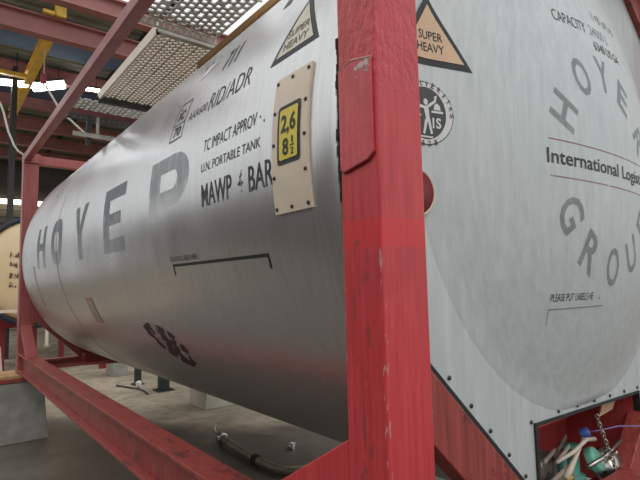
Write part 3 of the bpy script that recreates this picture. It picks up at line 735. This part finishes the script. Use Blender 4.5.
# ------------------------------------------------------------------ the cream tank behind
TX, TZ = 1.02, 1.36
t2 = empty('tank_container', TX, 13.5, -GZ); tag(t2, 'cream tank container behind the far left post at the left edge', 'tank container')
pr = [(11.0-.22+.22*(1-math.cos(PI/2*k/8)), 1.06*math.sin(PI/2*k/8)) for k in range(9)] + [(11.05, 1.10), (11.2, 1.12), (12.5, 1.12), (14, 1.12), (16, 1.12), (16.2, 1.0), (16.3, 0)]
build('shell', B().lathe((TX, 0, TZ), (0, 1, 0), pr, 64), 'beige', t2)
build('end_rim', B().lathe((TX, 0, TZ), (0, 1, 0), [(10.98, 1.10), (10.95, 1.16), (11.12, 1.19), (11.14, 1.11)], 64), 'navy', t2, label='dark blue rim')
for z, wd in ((1.62, .30), (1.42, .24), (1.2, .3), (1.02, .22)):
    bm_ = strokes([[(0, 0), (wd*.4, .02), (wd*.35, .10), (.02, .12)], [(wd*.45, .01), (wd, 0), (wd*.9, .11), (wd*.5, .09)]])
    lay('stencil_mark', bm_, (lambda u, v, z=z: Vector((.42+u*.6, 11.0-.22-.01+.22*(1-math.cos(math.asin(min(.99, math.hypot(.42+u*.6-TX, z+v-TZ)/1.06)))), z+v))), 'brownprint', t2)
build('end_rail', B().box(-.2, 2.24, 10.55, 10.62, .53, .59), 'cream', t2, label='pale horizontal rail')
build('drain_pipe', B().tube([(1.10, 10.7, .5), (1.10, 10.7, -.12), (1.10, 10.7, -.2)], [.035, .035, .06], 10), 'ivory', t2, label='pale drain pipe')
for x in (-.14, 2.16):
    build('corner_post', B().box(x-.06, x+.06, 10.53, 10.65, -.05 if x < 1 else -GZ, 2.5), 'darkred', t2) if x > 1 else None
for y in (11.8, 15.4):
    build('saddle', B().box(.35, 1.7, y, y+.2, .16, .52), 'darkred', t2)
    for x in (.40, 1.55): build('leg', B().box(x, x+.1, y+.05, y+.15, -GZ, .16), 'darkred', t2)

# ------------------------------------------------------------------ overhead: crane beam, lights, cables
cr_ = empty('crane_beam', 1.05, 14, 6.43); tag(cr_, 'yellow overhead crane beam slanting down from the red roof girder', 'crane beam')
b = B(); b.box(.93, 1.13, 10.98, 17.2, 6.43, 6.46); b.box(.93, 1.13, 10.98, 17.2, 6.66, 6.69); b.box(1.015, 1.045, 10.98, 17.2, 6.46, 6.66)
build('runway_beam', b, 'yellowsteel', cr_)
build('cross_arm', B().box(-1.6, .99, 13.55, 13.67, 6.46, 6.56), 'yellowsteel', cr_)
b = B(); b.box(1.08, 1.30, 10.60, 10.70, 6.86, 7.22); b.box(.85, 1.10, 10.60, 10.70, 6.86, 6.93); build('end_bracket', b, 'yellowsteel', cr_)
o = build('crane_stub', B().prism([(.10, 17.0, 5.2), (.30, 17.0, 5.24), (.18, 17.0, 4.75)], (0, .1, 0)), 'yellowsteel'); 
o.parent = cr_; o.location = o.location - cr_.location
def lamp(pts, wd, hgt, mat, label, group):
    a, c = Vector(pts[0]), Vector(pts[1]); m = (a+c)/2
    root = empty('ceiling_lamp', m.x, m.y, m.z); tag(root, label, 'lamp', 'lit lamps under the roof')
    d = (c-a).normalized(); s = d.cross(Vector((0, 0, 1))).normalized()*wd/2
    b = B(); b.prism([a-s, a+s, c+s, c-s], (0, 0, hgt)); build('diffuser', b, mat, root)
    b = B(); s2 = s*1.25; b.prism([a-s2+Vector((0, 0, hgt)), a+s2+Vector((0, 0, hgt)), c+s2+Vector((0, 0, hgt)), c-s2+Vector((0, 0, hgt))], (0, 0, .05)); build('housing', b, 'darksteel', root)
    for p in (a*.8+c*.2, a*.2+c*.8): build('hanger', B().tube([p+Vector((0, 0, hgt+.04)), (p.x, p.y, RZ)], .012, 6), 'darksteel', root)
lamp([(-1.2, 13.9, 6.12), (1.28, 14.1, 6.46)], .20, .10, 'tube', 'long lit white ceiling lamp crossing behind the yellow crane beam', None)
lamp([(1.24, 14.6, 6.56), (1.98, 14.3, 6.72)], .30, .12, 'tube', 'short lit white ceiling lamp right of the yellow crane beam', None)
lamp([(1.0, 26.6, 5.12), (3.8, 26.6, 5.12)], .2, .2, 'warmtube', 'lit warm lamp strip low on the back wall beside the far red post', None)
lamp([(2.42, 14.0, 6.64), (2.84, 14.0, 6.67)], .12, .06, 'tube', 'lit white ceiling lamp between the upper red rail and the roof walkway', None)
hk = empty('crane_hook', 1.035, 11.5, 5.59); tag(hk, 'small dark red crane hook hanging right of the yellow beam', 'hook')
build('hook_block', B().box(.97, 1.09, 11.46, 11.54, 5.62, 5.84), 'darkred', hk, .02)
build('hook_cable', B().tube([(1.035, 11.5, 5.84), (1.035, 11.5, 6.4), (1.03, 11.5, RZ)], .012, 6), 'whitecable', hk)
build('hook', B().tube([(1.03, 11.5, 5.64), (1.03, 11.5, 5.57), (1.0, 11.5, 5.52), (.96, 11.5, 5.55)], .018, 8), 'steel', hk)
o = build('cable', B().tube([(1.08, 11.5, 5.58), (1.21, 11.5, 5.36), (1.34, 11.5, 5.14), (1.51, 11.5, 4.96), (1.68, 11.5, 4.82), (1.86, 11.5, 4.67), (1.97, 11.5, 4.59)], .025, 8), 'whitecable'); tag(o, 'white cable slanting from the crane hook towards the tank', 'cable')
o = build('cable', B().tube([(.18, 11.5, 5.05), (.24, 11.5, 4.95), (.30, 11.5, 4.76), (.38, 11.5, 4.42), (.50, 11.5, 4.11), (.58, 11.5, 3.99), (.68, 11.5, 3.93)], .022, 8), 'whitecable'); tag(o, 'white cable sagging at the left edge towards the far red post', 'cable')
